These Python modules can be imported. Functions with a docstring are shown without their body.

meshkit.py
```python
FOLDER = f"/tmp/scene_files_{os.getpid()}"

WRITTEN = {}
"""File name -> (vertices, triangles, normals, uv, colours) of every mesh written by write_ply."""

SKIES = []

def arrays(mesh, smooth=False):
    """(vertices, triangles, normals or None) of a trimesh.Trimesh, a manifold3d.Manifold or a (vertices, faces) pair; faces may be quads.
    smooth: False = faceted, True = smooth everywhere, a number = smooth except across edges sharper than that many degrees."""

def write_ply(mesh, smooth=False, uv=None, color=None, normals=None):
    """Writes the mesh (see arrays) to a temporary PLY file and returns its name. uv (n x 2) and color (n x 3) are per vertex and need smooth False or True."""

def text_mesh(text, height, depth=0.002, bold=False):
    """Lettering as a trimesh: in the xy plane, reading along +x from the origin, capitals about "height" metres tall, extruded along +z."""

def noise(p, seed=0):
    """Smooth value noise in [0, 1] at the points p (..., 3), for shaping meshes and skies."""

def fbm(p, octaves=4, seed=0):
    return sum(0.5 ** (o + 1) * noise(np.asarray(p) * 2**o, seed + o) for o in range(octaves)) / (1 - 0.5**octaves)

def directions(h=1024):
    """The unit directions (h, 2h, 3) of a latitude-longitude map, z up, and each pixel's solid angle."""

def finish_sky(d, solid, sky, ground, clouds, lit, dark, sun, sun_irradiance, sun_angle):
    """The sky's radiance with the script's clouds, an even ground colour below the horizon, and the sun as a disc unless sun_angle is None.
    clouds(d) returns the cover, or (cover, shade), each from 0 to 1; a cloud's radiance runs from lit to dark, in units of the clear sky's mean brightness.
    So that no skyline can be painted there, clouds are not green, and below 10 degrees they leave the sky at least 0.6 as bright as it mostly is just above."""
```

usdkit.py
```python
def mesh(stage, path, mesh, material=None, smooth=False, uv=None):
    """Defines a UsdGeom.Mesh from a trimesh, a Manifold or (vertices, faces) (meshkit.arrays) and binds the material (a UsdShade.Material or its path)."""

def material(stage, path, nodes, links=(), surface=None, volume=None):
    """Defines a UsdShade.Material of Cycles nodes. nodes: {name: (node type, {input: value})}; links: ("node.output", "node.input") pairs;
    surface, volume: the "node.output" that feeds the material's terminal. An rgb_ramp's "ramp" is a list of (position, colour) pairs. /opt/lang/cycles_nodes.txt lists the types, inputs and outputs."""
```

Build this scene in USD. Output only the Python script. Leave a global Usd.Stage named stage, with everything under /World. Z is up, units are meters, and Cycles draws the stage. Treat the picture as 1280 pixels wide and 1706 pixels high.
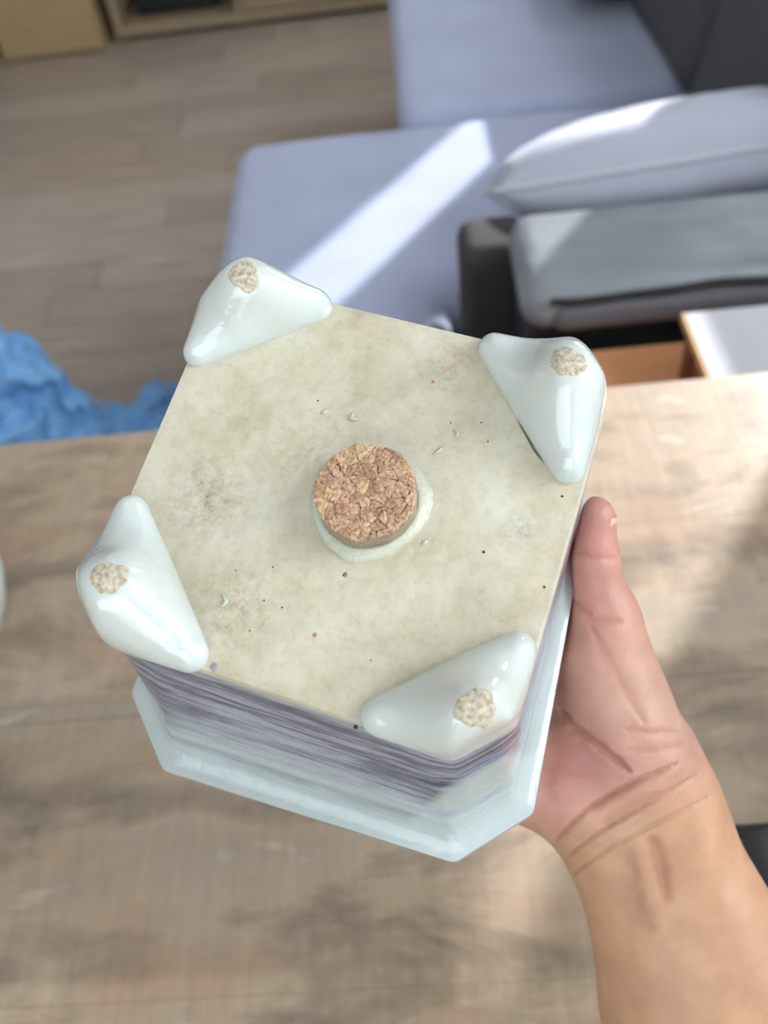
import math, numpy as np, trimesh, manifold3d, usdkit, meshkit
from manifold3d import Manifold
from pxr import Usd, UsdGeom, UsdLux, UsdShade, Gf, Sdf
from scipy.spatial.transform import Rotation
from scipy.spatial import Voronoi
from scipy.ndimage import gaussian_filter
from shapely.geometry import Polygon, Point

stage = Usd.Stage.CreateInMemory()
UsdGeom.SetStageUpAxis(stage, 'Z'); UsdGeom.SetStageMetersPerUnit(stage, 1.0)
UsdGeom.Xform.Define(stage, '/World')
UsdGeom.Scope.Define(stage, '/World/Looks')

# ------------------------------------------------------------------ camera
FPX, CAM = 1450.0, np.array([0, 0, 1.22])
def _rot(th, ro, ya):
    c, s = math.cos, math.sin
    fw = np.array([s(ya)*c(th), c(ya)*c(th), -s(th)]); rt = np.array([c(ya), -s(ya), 0]); up = np.cross(rt, fw)
    return np.array([rt*c(ro)+up*s(ro), rt*s(ro)-up*c(ro), fw])       # rows: right, down, forward
M = _rot(*np.radians([49.389, -9.194, -5.5025]))
cam = UsdGeom.Camera.Define(stage, '/World/Camera')
m4 = np.eye(4); m4[0, :3], m4[1, :3], m4[2, :3], m4[3, :3] = M[0], -M[1], -M[2], CAM
cam.AddTransformOp().Set(Gf.Matrix4d(m4.tolist()))
cam.CreateHorizontalApertureAttr(36.0); cam.CreateVerticalApertureAttr(48.0)
cam.CreateFocalLengthAttr(FPX/1280*36)
cam.CreateFStopAttr(13.6); cam.CreateFocusDistanceAttr(0.245)
cam.CreateClippingRangeAttr(Gf.Vec2f(0.02, 100))
cam.CreateExposureAttr(-0.64)

# ------------------------------------------------------------------ light: sun and sky through the windows of the right wall
AZ, EL = math.radians(36), math.radians(25)
SUN = np.array([math.sin(AZ)*math.cos(EL), math.cos(AZ)*math.cos(EL), math.sin(EL)])
def aim(prim, pos, direction):          # light shines along direction
    z = -np.asarray(direction, float); z /= np.linalg.norm(z)
    x = np.cross([0, 0, 1.0], z); x = x/np.linalg.norm(x) if np.linalg.norm(x) > 1e-6 else np.array([1.0, 0, 0])
    y = np.cross(z, x); m = np.eye(4); m[0, :3], m[1, :3], m[2, :3], m[3, :3] = x, y, z, pos
    UsdGeom.Xformable(prim).AddTransformOp().Set(Gf.Matrix4d(m.tolist()))
sun = UsdLux.DistantLight.Define(stage, '/World/Sun')
sun.CreateIntensityAttr(3.6); sun.CreateNormalizeAttr(True); sun.CreateAngleAttr(0.8); sun.CreateColorAttr(Gf.Vec3f(0.98, 0.97, 1.0)); aim(sun, (0, 0, 6), -SUN)
dome = UsdLux.DomeLight.Define(stage, '/World/Sky')
dome.CreateIntensityAttr(1.5); dome.CreateColorAttr(Gf.Vec3f(0.80, 0.90, 1.0))
def window_light(name, y0, y1, z0, z1, power, x=None, y=None, color=(0.90, 0.94, 1.0)):
    l = UsdLux.RectLight.Define(stage, '/World/' + name)
    if x is not None:
        aim(l, (x, (y0+y1)/2, (z0+z1)/2), (-1, 0, 0))
    else:
        aim(l, ((y0+y1)/2, y, (z0+z1)/2), (0, 1, 0))
    l.CreateWidthAttr(y1-y0); l.CreateHeightAttr(z1-z0); l.CreateIntensityAttr(power); l.CreateColorAttr(Gf.Vec3f(*color))
window_light('DaylightNear', -0.50, 0.50, 1.20, 2.20, 10.5, x=1.16)
window_light('DaylightSofa', 1.47, 3.0, 0.9, 1.75, 9.0, x=1.16)
window_light('DaylightBack', -1.6, 0.6, 0.95, 2.3, 1.3, y=-1.75, color=(1.0, 0.97, 0.93))

# ------------------------------------------------------------------ helpers
taken = {}
def numbered(parent, name):
    k = taken.get((parent, name), 0); taken[(parent, name)] = k+1
    return f'{parent}/{name}' if k == 0 else f'{parent}/{name}_{k:03d}'
def tag(prim, label=None, cat=None, group=None, kind=None):
    prim = prim.GetPrim() if hasattr(prim, 'GetPrim') else prim
    for k, v in (('label', label), ('category', cat), ('group', group), ('kind', kind)):
        if v: prim.SetCustomDataByKey(k, v)
    return prim
def thing(name, label, cat, loc=(0, 0, 0), rotz=0, matrix=None, group=None, kind=None, parent='/World'):
    x = UsdGeom.Xform.Define(stage, numbered(parent, name))
    if matrix is not None: x.AddTransformOp().Set(Gf.Matrix4d(matrix.tolist()))
    else:
        x.AddTranslateOp().Set(Gf.Vec3d(*map(float, loc)))
        if rotz: x.AddRotateZOp().Set(rotz)
    return tag(x, label, cat, group, kind)
def obj(name, mesh, mat, parent='/World', label=None, cat=None, smooth=35, group=None, kind=None):
    p = parent if isinstance(parent, str) else str(parent.GetPath())
    m = usdkit.mesh(stage, numbered(p, name), mesh, L[mat], smooth=smooth)
    return tag(m, label, cat, group, kind)
def struct(name, mesh, mat, parent='/World', label=None, smooth=30): return obj(name, mesh, mat, parent, label, None, smooth, None, 'structure')
def cat_(*ms): return trimesh.util.concatenate([to_tri(m) for m in ms])
def to_tri(m):
    if isinstance(m, trimesh.Trimesh): return m
    v, f, _ = meshkit.arrays(m); return trimesh.Trimesh(v, f, process=False)
def box(lo, hi):
    lo, hi = np.array(lo, float), np.array(hi, float); b = trimesh.creation.box(hi-lo); b.apply_translation((lo+hi)/2); return b
def rbox(lo, hi, r, seg=16):
    lo, hi = np.array(lo, float)+r, np.array(hi, float)-r
    s = Manifold.sphere(r, seg)
    return Manifold.batch_hull([s.translate([(lo, hi)[i][0], (lo, hi)[j][1], (lo, hi)[k][2]]) for i in (0, 1) for j in (0, 1) for k in (0, 1)])
def mbox(lo, hi):
    lo, hi = np.array(lo, float), np.array(hi, float); return Manifold.cube(list(hi-lo)).translate(list(lo))
def bevel(lo, hi, b=0.003):              # a box with chamfered edges
    lo, hi = np.array(lo, float), np.array(hi, float)
    parts = []
    for a in range(3):
        l, h = lo+b, hi-b; l[a], h[a] = lo[a], hi[a]; parts.append(mbox(l, h))
    return Manifold.batch_hull(parts)
def soft(man, edge, amp, freq, seed=0, post=None):       # a refined, gently uneven upholstered form
    m = to_tri(man.refine_to_length(edge)); v = np.array(m.vertices)
    n = np.array(m.vertex_normals)
    v = v + n*(amp*(meshkit.fbm(v*freq, 3, seed)-0.5)*2)[:, None]
    if post is not None: v = post(v)
    return trimesh.Trimesh(v, m.faces, process=False)
def tube(points, r, sides=8):
    p = np.asarray(points, float); t = np.gradient(p, axis=0); t /= np.linalg.norm(t, axis=1, keepdims=True)
    a = np.cross(t, np.where(np.abs(t[:, 2:]) < .9, [0, 0, 1.0], [1.0, 0, 0])); a /= np.linalg.norm(a, axis=1, keepdims=True); b = np.cross(t, a)
    th = np.arange(sides)*2*np.pi/sides; rr = np.broadcast_to(r, (len(p),))
    v = p[:, None] + rr[:, None, None]*(np.cos(th)[None, :, None]*a[:, None]+np.sin(th)[None, :, None]*b[:, None])
    return grid_mesh(v, wrap=True, caps=True)
def grid_mesh(v, wrap=True, caps=False):
    n, s, _ = v.shape; f = []
    i, j = np.meshgrid(np.arange(n-1), np.arange(s if wrap else s-1), indexing='ij'); j2 = (j+1) % s
    q = np.stack([i*s+j, i*s+j2, (i+1)*s+j2, (i+1)*s+j], -1).reshape(-1, 4)
    f = np.vstack([q[:, [0, 1, 2]], q[:, [0, 2, 3]]]); V = v.reshape(-1, 3)
    if caps:
        c0, c1 = len(V), len(V)+1; V = np.vstack([V, v[0].mean(0), v[-1].mean(0)]); k = np.arange(s); k2 = (k+1) % s
        f = np.vstack([f, np.stack([np.full(s, c0), k2, k], 1), np.stack([np.full(s, c1), (n-1)*s+k, (n-1)*s+k2], 1)])
    m = trimesh.Trimesh(V, f, process=False)
    if caps and m.volume < 0: m.invert()
    return m
def lathe(profile, n=64):
    p = np.asarray(profile, float); th = np.arange(n)*2*np.pi/n
    v = np.stack([p[:, None, 0]*np.cos(th), p[:, None, 0]*np.sin(th), np.repeat(p[:, 1:2], n, 1)], -1); return grid_mesh(v)
def surface_nets(D, origin, h):
    """The zero level of a sampled signed distance field as a mesh."""
    s = D < 0; nx, ny, nz = D.shape
    C = lambda A: [A[i:nx-1+i, j:ny-1+j, k:nz-1+k] for i in (0, 1) for j in (0, 1) for k in (0, 1)]
    corners = C(s); cnt = sum(c.astype(np.int8) for c in corners); act = (cnt > 0) & (cnt < 8)
    ids = -np.ones(act.shape, int); idx = np.argwhere(act); ids[act] = np.arange(len(idx))
    vals = np.stack([d[act] for d in C(D)], 1); offs = np.array([(i, j, k) for i in (0, 1) for j in (0, 1) for k in (0, 1)], float)
    acc = np.zeros((len(idx), 3)); n = np.zeros(len(idx))
    for a in range(8):
        for b in range(a+1, 8):
            if np.abs(offs[a]-offs[b]).sum() != 1: continue
            va, vb = vals[:, a], vals[:, b]; hit = (va < 0) != (vb < 0)
            t = np.where(hit, va/np.where(hit, va-vb, 1), 0)
            acc += np.where(hit[:, None], offs[a]+t[:, None]*(offs[b]-offs[a]), 0); n += hit
    V = origin + h*(idx + acc/n[:, None]); F = []
    for ax in range(3):
        sl0 = [slice(None)]*3; sl1 = [slice(None)]*3; sl0[ax] = slice(0, -1); sl1[ax] = slice(1, None)
        a, b = s[tuple(sl0)], s[tuple(sl1)]; e = np.argwhere(a != b); u, w = (ax+1) % 3, (ax+2) % 3
        e = e[(e[:, u] > 0) & (e[:, w] > 0) & (e[:, u] < D.shape[u]-1) & (e[:, w] < D.shape[w]-1)]
        g = lambda du, dw: ids[tuple((e + np.eye(3, dtype=int)[u]*du + np.eye(3, dtype=int)[w]*dw).T)]
        q = np.stack([g(-1, -1), g(0, -1), g(0, 0), g(-1, 0)], 1); flip = ~a[tuple(e.T)]
        q[flip] = q[flip][:, ::-1]; F.append(q)
    q = np.vstack(F); q = q[(q >= 0).all(1)]
    return trimesh.Trimesh(V, np.vstack([q[:, [0, 1, 2]], q[:, [0, 2, 3]]]), process=False)
def field(lo, hi, h):
    n = np.ceil((np.array(hi)-np.array(lo))/h).astype(int)+1
    g = np.stack(np.meshgrid(*[np.arange(k) for k in n], indexing='ij'), -1).astype(np.float32)*h + np.asarray(lo, np.float32)
    return g
def cone(P, a, b, ra, rb):                   # distance to a tapered round limb
    a, b = np.asarray(a, np.float32), np.asarray(b, np.float32); ab = b-a
    t = np.clip(((P-a)@ab)/float(ab@ab), 0, 1)
    return np.sqrt((((P-a)-t[..., None]*ab)**2).sum(-1)) - (ra+t*(rb-ra))
def smin(a, b, k):
    h = np.clip(0.5+0.5*(b-a)/k, 0, 1); return b*(1-h)+a*h-k*h*(1-h)
def smax(a, b, k): return -smin(-a, -b, k)
def cam_ray(px, py): return M.T@np.array([(px-640)/FPX, (py-853)/FPX, 1.0])
def at(px, py, depth): return CAM + cam_ray(px, py)*depth     # a pixel and a distance along the view -> a place in the room

# ------------------------------------------------------------------ materials
L = {}
def srgb(r, g, b):
    c = np.array([r, g, b])/255.0; return tuple(np.where(c <= .04045, c/12.92, ((c+.055)/1.055)**2.4))
def plain(name, color, rough=0.5, noise=None, bump=None, **kw):
    """One colour, broken up by noise: noise = (scale, amount, stretch), bump = (scale, strength, distance)"""
    n = {'tc': ('texture_coordinate', {}), 'p': ('principled_bsdf', {'base_color': color, 'roughness': rough, **kw})}; l = []
    if noise:
        sc, am, st = noise
        n['m'] = ('mapping', {'scale': st}); n['n'] = ('noise_texture', {'scale': sc, 'detail': 5.0, 'roughness': 0.6})
        c = np.array(color); n['r'] = ('rgb_ramp', {'ramp': [(0.25, tuple(c*(1-am))), (0.75, tuple(np.minimum(c*(1+am), 1)))]})
        l += [('tc.object', 'm.vector'), ('m.vector', 'n.vector'), ('n.fac', 'r.fac'), ('r.color', 'p.base_color')]
    if bump:
        n['bn'] = ('noise_texture', {'scale': bump[0], 'detail': 4.0}); n['b'] = ('bump', {'strength': bump[1], 'distance': bump[2]})
        l += [('tc.object', 'bn.vector'), ('bn.fac', 'b.height'), ('b.normal', 'p.normal')] + ([('b.normal', 'p.coat_normal')] if 'coat_weight' in kw else [])
    L[name] = usdkit.material(stage, '/World/Looks/'+name, n, l, surface='p.BSDF')
plain('wall_white', (.78, .77, .75), .8, bump=(60, .15, .002))
plain('ceiling_white', (.85, .85, .84), .9)
plain('window_frame', (.80, .80, .79), .4)
plain('floor_gap', (.05, .045, .04), .9)
for i, c in enumerate([(182, 163, 149), (170, 151, 137), (190, 172, 157), (175, 154, 138)]):
    plain(f'floor_wood_{i}', srgb(*c), .42, noise=(9, .28, (.6, 7, 7)), bump=(120, .1, .001))
plain('sofa_fabric', srgb(174, 178, 206), .9, noise=(5, .10, (1, 1, 1)), bump=(900, .25, .0006), sheen_weight=.25)
plain('sofa_dark', srgb(76, 73, 78), .85, noise=(6, .10, (1, 1, 1)), bump=(900, .25, .0006))
plain('arm_leather', srgb(136, 139, 146), .36, noise=(9, .2, (1, 3, 3)), bump=(300, .25, .001))
plain('arm_dark', srgb(62, 57, 57), .85)
plain('arm_grey', srgb(104, 101, 107), .6)
plain('arm_black', (.008, .008, .012), .6)
plain('seam_black', (.01, .01, .012), .6)
plain('pillow_fabric', srgb(188, 188, 205), .9, noise=(6, .06, (1, 1, 1)), bump=(700, .25, .0006), sheen_weight=.2)
plain('pillow_piping', srgb(205, 205, 214), .8)
plain('cabinet_wood', srgb(176, 150, 112), .5, noise=(8, .16, (1.2, 9, 14)))
plain('cabinet_wood_pale', srgb(160, 138, 112), .5, noise=(8, .14, (1.2, 9, 14)))
plain('cabinet_dark', (.02, .018, .016), .7)
plain('black_plastic', (.008, .012, .014), .25)
plain('orange_wood', srgb(252, 172, 122), .35, noise=(10, .14, (1, 8, 8)))
plain('brown_wood', srgb(120, 66, 38), .5, noise=(10, .2, (1, 8, 8)))
plain('white_laminate', srgb(205, 200, 208), .3)
plain('pale_edge', srgb(214, 170, 118), .5)
plain('bag_plastic', srgb(128, 184, 244), .24, noise=(14, .18, (1, 1, 1)), bump=(40, .6, .01), transmission_weight=.15)
plain('cup_glaze', srgb(206, 214, 208), .12)
plain('pouch_grey', srgb(62, 62, 64), .75, bump=(300, .3, .001))
plain('pouch_trim', (.012, .012, .012), .7)
plain('nail', srgb(226, 178, 162), .3, subsurface_weight=.2, subsurface_scale=.002)
plain('glue', srgb(200, 193, 174), .22, bump=(900, .5, .0008), subsurface_weight=.2, subsurface_scale=.002)
plain('speck_black', (.02, .015, .012), .5)
plain('speck_grey', (.16, .16, .17), .5); plain('speck_pale', srgb(150, 147, 142), .5)
plain('speck_orange', srgb(190, 120, 60), .5)
plain('pad_clay', srgb(186, 172, 152), .85, noise=(760, .6, (1, 1, 1)), bump=(1500, .5, .0006))
plain('crack_line', srgb(104, 96, 74), .6)
for i, c in enumerate([(200, 163, 134), (190, 150, 121), (208, 172, 142), (182, 140, 112), (202, 168, 130), (194, 155, 127)]):
    plain(f'cork_{i}', srgb(*c), .85, noise=(620, .42, (1, 1, 1)), bump=(1100, .9, .001))
plain('cork_dark', srgb(84, 58, 40), .9, noise=(600, .4, (1, 1, 3)))
plain('cork_side', srgb(142, 126, 102), .4, noise=(260, .5, (1, 1, 5)), bump=(500, .5, .0008))
# window pane: mostly clear, a little mirror at grazing angles
L['pane'] = usdkit.material(stage, '/World/Looks/pane', {'t': ('transparent_bsdf', {'color': (.95, .97, .96)}), 'g': ('glossy_bsdf', {'roughness': .02}), 'f': ('layer_weight', {'blend': .5}), 'w': ('math', {'math_type': 'power', 'value2': 5.0}), 'm': ('mix_closure', {})},
    [('f.facing', 'w.value1'), ('w.value', 'm.fac'), ('t.BSDF', 'm.closure1'), ('g.BSDF', 'm.closure2')], surface='m.closure')
# skin: pink palm and thumb, tan forearm, carried by the mesh
L['skin'] = usdkit.material(stage, '/World/Looks/skin', {'a': ('attribute', {'attribute': 'skin_tone'}), 'tc': ('texture_coordinate', {}), 'n': ('noise_texture', {'scale': 90.0, 'detail': 4.0}),
    'r': ('rgb_ramp', {'ramp': [(.3, (.86, .84, .84)), (.7, (1.08, 1.08, 1.08))]}), 'x': ('mix', {'mix_type': 'multiply', 'fac': 1.0}),
    'b1': ('noise_texture', {'scale': 700.0, 'detail': 3.0}), 'b': ('bump', {'strength': .22, 'distance': .0006}),
    'p': ('principled_bsdf', {'roughness': .45, 'subsurface_weight': .22, 'subsurface_scale': .004, 'subsurface_radius': (1, .35, .2), 'specular_ior_level': .4})},
    [('a.color', 'x.color1'), ('tc.object', 'n.vector'), ('n.fac', 'r.fac'), ('r.color', 'x.color2'), ('x.color', 'p.base_color'), ('tc.object', 'b1.vector'), ('b1.fac', 'b.height'), ('b.normal', 'p.normal')], surface='p.BSDF')
# printed rustic boards on the table top
def table_material():
    n = {'tc': ('texture_coordinate', {}), 'sep': ('separate_xyz', {}),
         'm1': ('mapping', {'scale': (2.3, 5.5, 1)}), 'n1': ('noise_texture', {'scale': 4.0, 'detail': 5.0, 'roughness': .62, 'distortion': .4}),
         'r1': ('rgb_ramp', {'ramp': [(.28, srgb(110, 97, 86)), (.42, srgb(145, 127, 111)), (.52, srgb(168, 147, 127)), (.62, srgb(158, 142, 128)), (.75, srgb(202, 186, 165))]}),
         'm2': ('mapping', {'scale': (110, 12, 1)}), 'n2': ('noise_texture', {'scale': 1.6, 'detail': 4.0, 'roughness': .7}),
         'r2': ('rgb_ramp', {'ramp': [(.3, (.80, .79, .78)), (.7, (1.12, 1.11, 1.1))]}), 'x': ('mix', {'mix_type': 'multiply', 'fac': .55}),
         'm3': ('mapping', {'scale': (6, 14, 1)}), 'n3': ('noise_texture', {'scale': 1.5, 'detail': 3.0}),
         'r3': ('rgb_ramp', {'ramp': [(.52, (0, 0, 0)), (.68, (.38, .38, .38))]}), 'x3': ('mix', {'mix_type': 'mix', 'color2': srgb(158, 118, 94)}),
         'p': ('principled_bsdf', {'roughness': .32, 'specular_ior_level': .6})}
    l = [('tc.object', 'm1.vector'), ('m1.vector', 'n1.vector'), ('n1.fac', 'r1.fac'), ('tc.object', 'm2.vector'), ('m2.vector', 'n2.vector'), ('n2.fac', 'r2.fac'),
         ('tc.object', 'm3.vector'), ('m3.vector', 'n3.vector'), ('n3.fac', 'r3.fac'), ('r1.color', 'x3.color1'), ('r3.color', 'x3.fac'), ('x3.color', 'x.color1'), ('r2.color', 'x.color2'), ('tc.object', 'sep.vector')]
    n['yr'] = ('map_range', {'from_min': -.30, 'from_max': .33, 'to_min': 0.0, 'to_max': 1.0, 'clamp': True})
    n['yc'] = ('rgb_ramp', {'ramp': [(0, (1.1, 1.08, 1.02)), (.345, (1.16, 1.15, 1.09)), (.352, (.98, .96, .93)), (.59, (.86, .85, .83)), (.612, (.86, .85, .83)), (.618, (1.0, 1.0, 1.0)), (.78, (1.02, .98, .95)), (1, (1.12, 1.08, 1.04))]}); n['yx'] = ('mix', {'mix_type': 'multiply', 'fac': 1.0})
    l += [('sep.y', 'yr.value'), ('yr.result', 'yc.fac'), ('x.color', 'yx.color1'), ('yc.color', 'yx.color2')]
    src = 'yx.color'
    # board seams: thin lines along x at these y (relative to the table's origin)
    for k, (y, w, col, am) in enumerate([(.082, .0012, srgb(120, 104, 90), .4), (-.090, .0011, srgb(120, 108, 96), .3), (.07, .0014, srgb(90, 80, 70), .5), (-.40, .0015, srgb(90, 80, 70), .5), (.19, .0012, srgb(90, 80, 70), .35)]):
        n[f's{k}'] = ('math', {'math_type': 'subtract', 'value2': y}); n[f'a{k}'] = ('math', {'math_type': 'absolute'})
        n[f'g{k}'] = ('map_range', {'from_min': 0.0, 'from_max': w, 'to_min': am, 'to_max': 0.0, 'clamp': True}); n[f'c{k}'] = ('mix', {'mix_type': 'mix', 'color2': col})
        l += [('sep.y', f's{k}.value1'), (f's{k}.value', f'a{k}.value1'), (f'a{k}.value', f'g{k}.value'), (f'g{k}.result', f'c{k}.fac'), (src, f'c{k}.color1')]; src = f'c{k}.color'
    n['bb'] = ('bump', {'strength': .12, 'distance': .001}); l += [(src, 'p.base_color'), ('n2.fac', 'bb.height'), ('bb.normal', 'p.normal')]
    L['table_top'] = usdkit.material(stage, '/World/Looks/table_top', n, l, surface='p.BSDF')
table_material()
plain('table_edge', srgb(160, 140, 120), .5, noise=(10, .2, (1, 8, 8)))
plain('table_leg', (.03, .03, .03), .4)
# porcelain: cream underside with dirt, pale walls with blue brushwork
def porcelain():
    n = {'tc': ('texture_coordinate', {}), 'sep': ('separate_xyz', {}), 'p': ('principled_bsdf', {'roughness': .16, 'coat_weight': .35, 'coat_roughness': .05, 'subsurface_weight': .08, 'subsurface_scale': .003}),
         # underside
         'n1': ('noise_texture', {'scale': 38.0, 'detail': 6.0, 'roughness': .65}), 'r1': ('rgb_ramp', {'ramp': [(.30, srgb(182, 170, 146)), (.5, srgb(202, 191, 168)), (.68, srgb(210, 203, 187))]}),
         'n2': ('noise_texture', {'scale': 260.0, 'detail': 5.0, 'roughness': .75}), 'r2': ('rgb_ramp', {'ramp': [(.34, (.86, .84, .80)), (.52, (1.0, 1.0, 1.0))]}), 'x2': ('mix', {'mix_type': 'multiply', 'fac': .8}),
         # dirt specks where a slower noise lets them through
         'n3': ('noise_texture', {'scale': 330.0, 'detail': 7.0, 'roughness': .82}), 'r3': ('rgb_ramp', {'ramp': [(.42, (0, 0, 0)), (.57, (.45, .45, .45)), (.66, (1, 1, 1))]})}
    l = [('tc.object', 'sep.vector'), ('tc.object', 'n1.vector'), ('n1.fac', 'r1.fac'), ('tc.object', 'n2.vector'), ('n2.fac', 'r2.fac'), ('r1.color', 'x2.color1'), ('r2.color', 'x2.color2'), ('tc.object', 'n3.vector'), ('n3.fac', 'r3.fac')]
    prev = None
    for k, (x, y, r, a) in enumerate(DIRT):
        n[f'd{k}'] = ('vector_math', {'math_type': 'distance', 'vector2': (x, y, 0)}); n[f'e{k}'] = ('map_range', {'from_min': 0.0, 'from_max': r, 'to_min': a, 'to_max': 0.0, 'clamp': True})
        l += [('tc.object', f'd{k}.vector1'), (f'd{k}.value', f'e{k}.value')]
        if prev: n[f'o{k}'] = ('math', {'math_type': 'maximum'}); l += [(prev, f'o{k}.value1'), (f'e{k}.result', f'o{k}.value2')]; prev = f'o{k}.value'
        else: prev = f'e{k}.result'
    n['dm'] = ('math', {'math_type': 'multiply'}); n['rb'] = ('rgb_to_bw', {}); n['x4'] = ('mix', {'mix_type': 'mix', 'color2': srgb(124, 112, 92)})
    l += [('r3.color', 'rb.color'), ('rb.val', 'dm.value1'), (prev, 'dm.value2'), ('dm.value', 'x4.fac'), ('x2.color', 'x4.color1')]
    # walls: blue washes drawn out along the wall
    n |= {'mw': ('mapping', {'scale': (11, 11, 52)}), 'nw': ('noise_texture', {'scale': 1.0, 'detail': 6.0, 'roughness': .72, 'distortion': .9}),
          'rw': ('rgb_ramp', {'ramp': [(.32, srgb(160, 170, 180)), (.40, srgb(108, 116, 138)), (.48, srgb(76, 82, 112)), (.55, srgb(40, 48, 92)), (.62, srgb(82, 84, 104)), (.72, srgb(128, 130, 130))]}),
          'mv': ('mapping', {'scale': (40, 40, 500)}), 'nv': ('noise_texture', {'scale': 1.0, 'detail': 4.0, 'roughness': .6}), 'rv': ('rgb_ramp', {'ramp': [(.42, (0, 0, 0)), (.60, (.6, .6, .6))]}), 'xv': ('mix', {'mix_type': 'mix', 'color2': srgb(186, 190, 200)}),
          'band': ('rgb_ramp', {'ramp': [(0.0, (0, 0, 0)), (.035, (.45, .45, .45)), (.08, (.95, .95, .95)), (.34, (1, 1, 1)), (.54, (.85, .85, .85)), (.68, (.35, .35, .35)), (.74, (.08, .08, .08)), (.80, (.55, .55, .55)), (.86, (.1, .1, .1)), (1, (0, 0, 0))]}),
          'zr': ('map_range', {'from_min': 0.0, 'from_max': .08, 'to_min': 0.0, 'to_max': 1.0, 'clamp': True}), 'mxw': ('mix', {'mix_type': 'mix', 'color1': srgb(178, 185, 183)}),
          'zb': ('map_range', {'from_min': .0012, 'from_max': .0034, 'to_min': 0.0, 'to_max': 1.0, 'clamp': True}), 'fin': ('mix', {'mix_type': 'mix'}),
          'nb': ('noise_texture', {'scale': 130.0, 'detail': 5.0, 'roughness': .6}), 'b': ('bump', {'strength': .35, 'distance': .0014})}
    n |= {'cd': ('vector_math', {'math_type': 'dot_product', 'vector2': (.7071, .7071, 0)}), 'cm': ('map_range', {'from_min': .0745, 'from_max': .0765, 'to_min': 0.0, 'to_max': 1.0, 'clamp': True}),
          'cz': ('rgb_ramp', {'ramp': [(0, (0, 0, 0)), (.05, (.2, .2, .2)), (.10, (.5, .5, .5)), (.17, (.9, .9, .9)), (.27, (1, 1, 1)), (.30, (.05, .05, .05)), (.6, (0, 0, 0)), (.66, (.3, .3, .3)), (.72, (0, 0, 0)), (1, (0, 0, 0))]}), 'cb': ('rgb_to_bw', {}),
          'ck': ('math', {'math_type': 'multiply'}), 'cw': ('mix', {'mix_type': 'mix', 'color1': srgb(178, 186, 186), 'color2': srgb(70, 104, 168)}), 'cf': ('mix', {'mix_type': 'mix'})}
    l += [('tc.object', 'cd.vector1'), ('cd.value', 'cm.value'), ('zr.result', 'cz.fac'), ('cz.color', 'cb.color'), ('cb.val', 'cw.fac'), ('cm.result', 'cf.fac'), ('mxw.color', 'cf.color1'), ('cw.color', 'cf.color2')]
    l += [('tc.object', 'mw.vector'), ('mw.vector', 'nw.vector'), ('nw.fac', 'rw.fac'), ('tc.object', 'mv.vector'), ('mv.vector', 'nv.vector'), ('nv.fac', 'rv.fac'), ('rv.color', 'xv.fac'), ('rw.color', 'xv.color1'),
          ('sep.z', 'zr.value'), ('zr.result', 'band.fac'), ('band.color', 'mxw.fac'), ('xv.color', 'mxw.color2'), ('sep.z', 'zb.value'), ('zb.result', 'fin.fac'), ('x4.color', 'fin.color1'), ('cf.color', 'fin.color2'),
          ('fin.color', 'p.base_color'), ('tc.object', 'nb.vector'), ('nb.fac', 'b.height'), ('b.normal', 'p.normal'), ('b.normal', 'p.coat_normal')]
    L['porcelain'] = usdkit.material(stage, '/World/Looks/porcelain', n, l, surface='p.BSDF')
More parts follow.
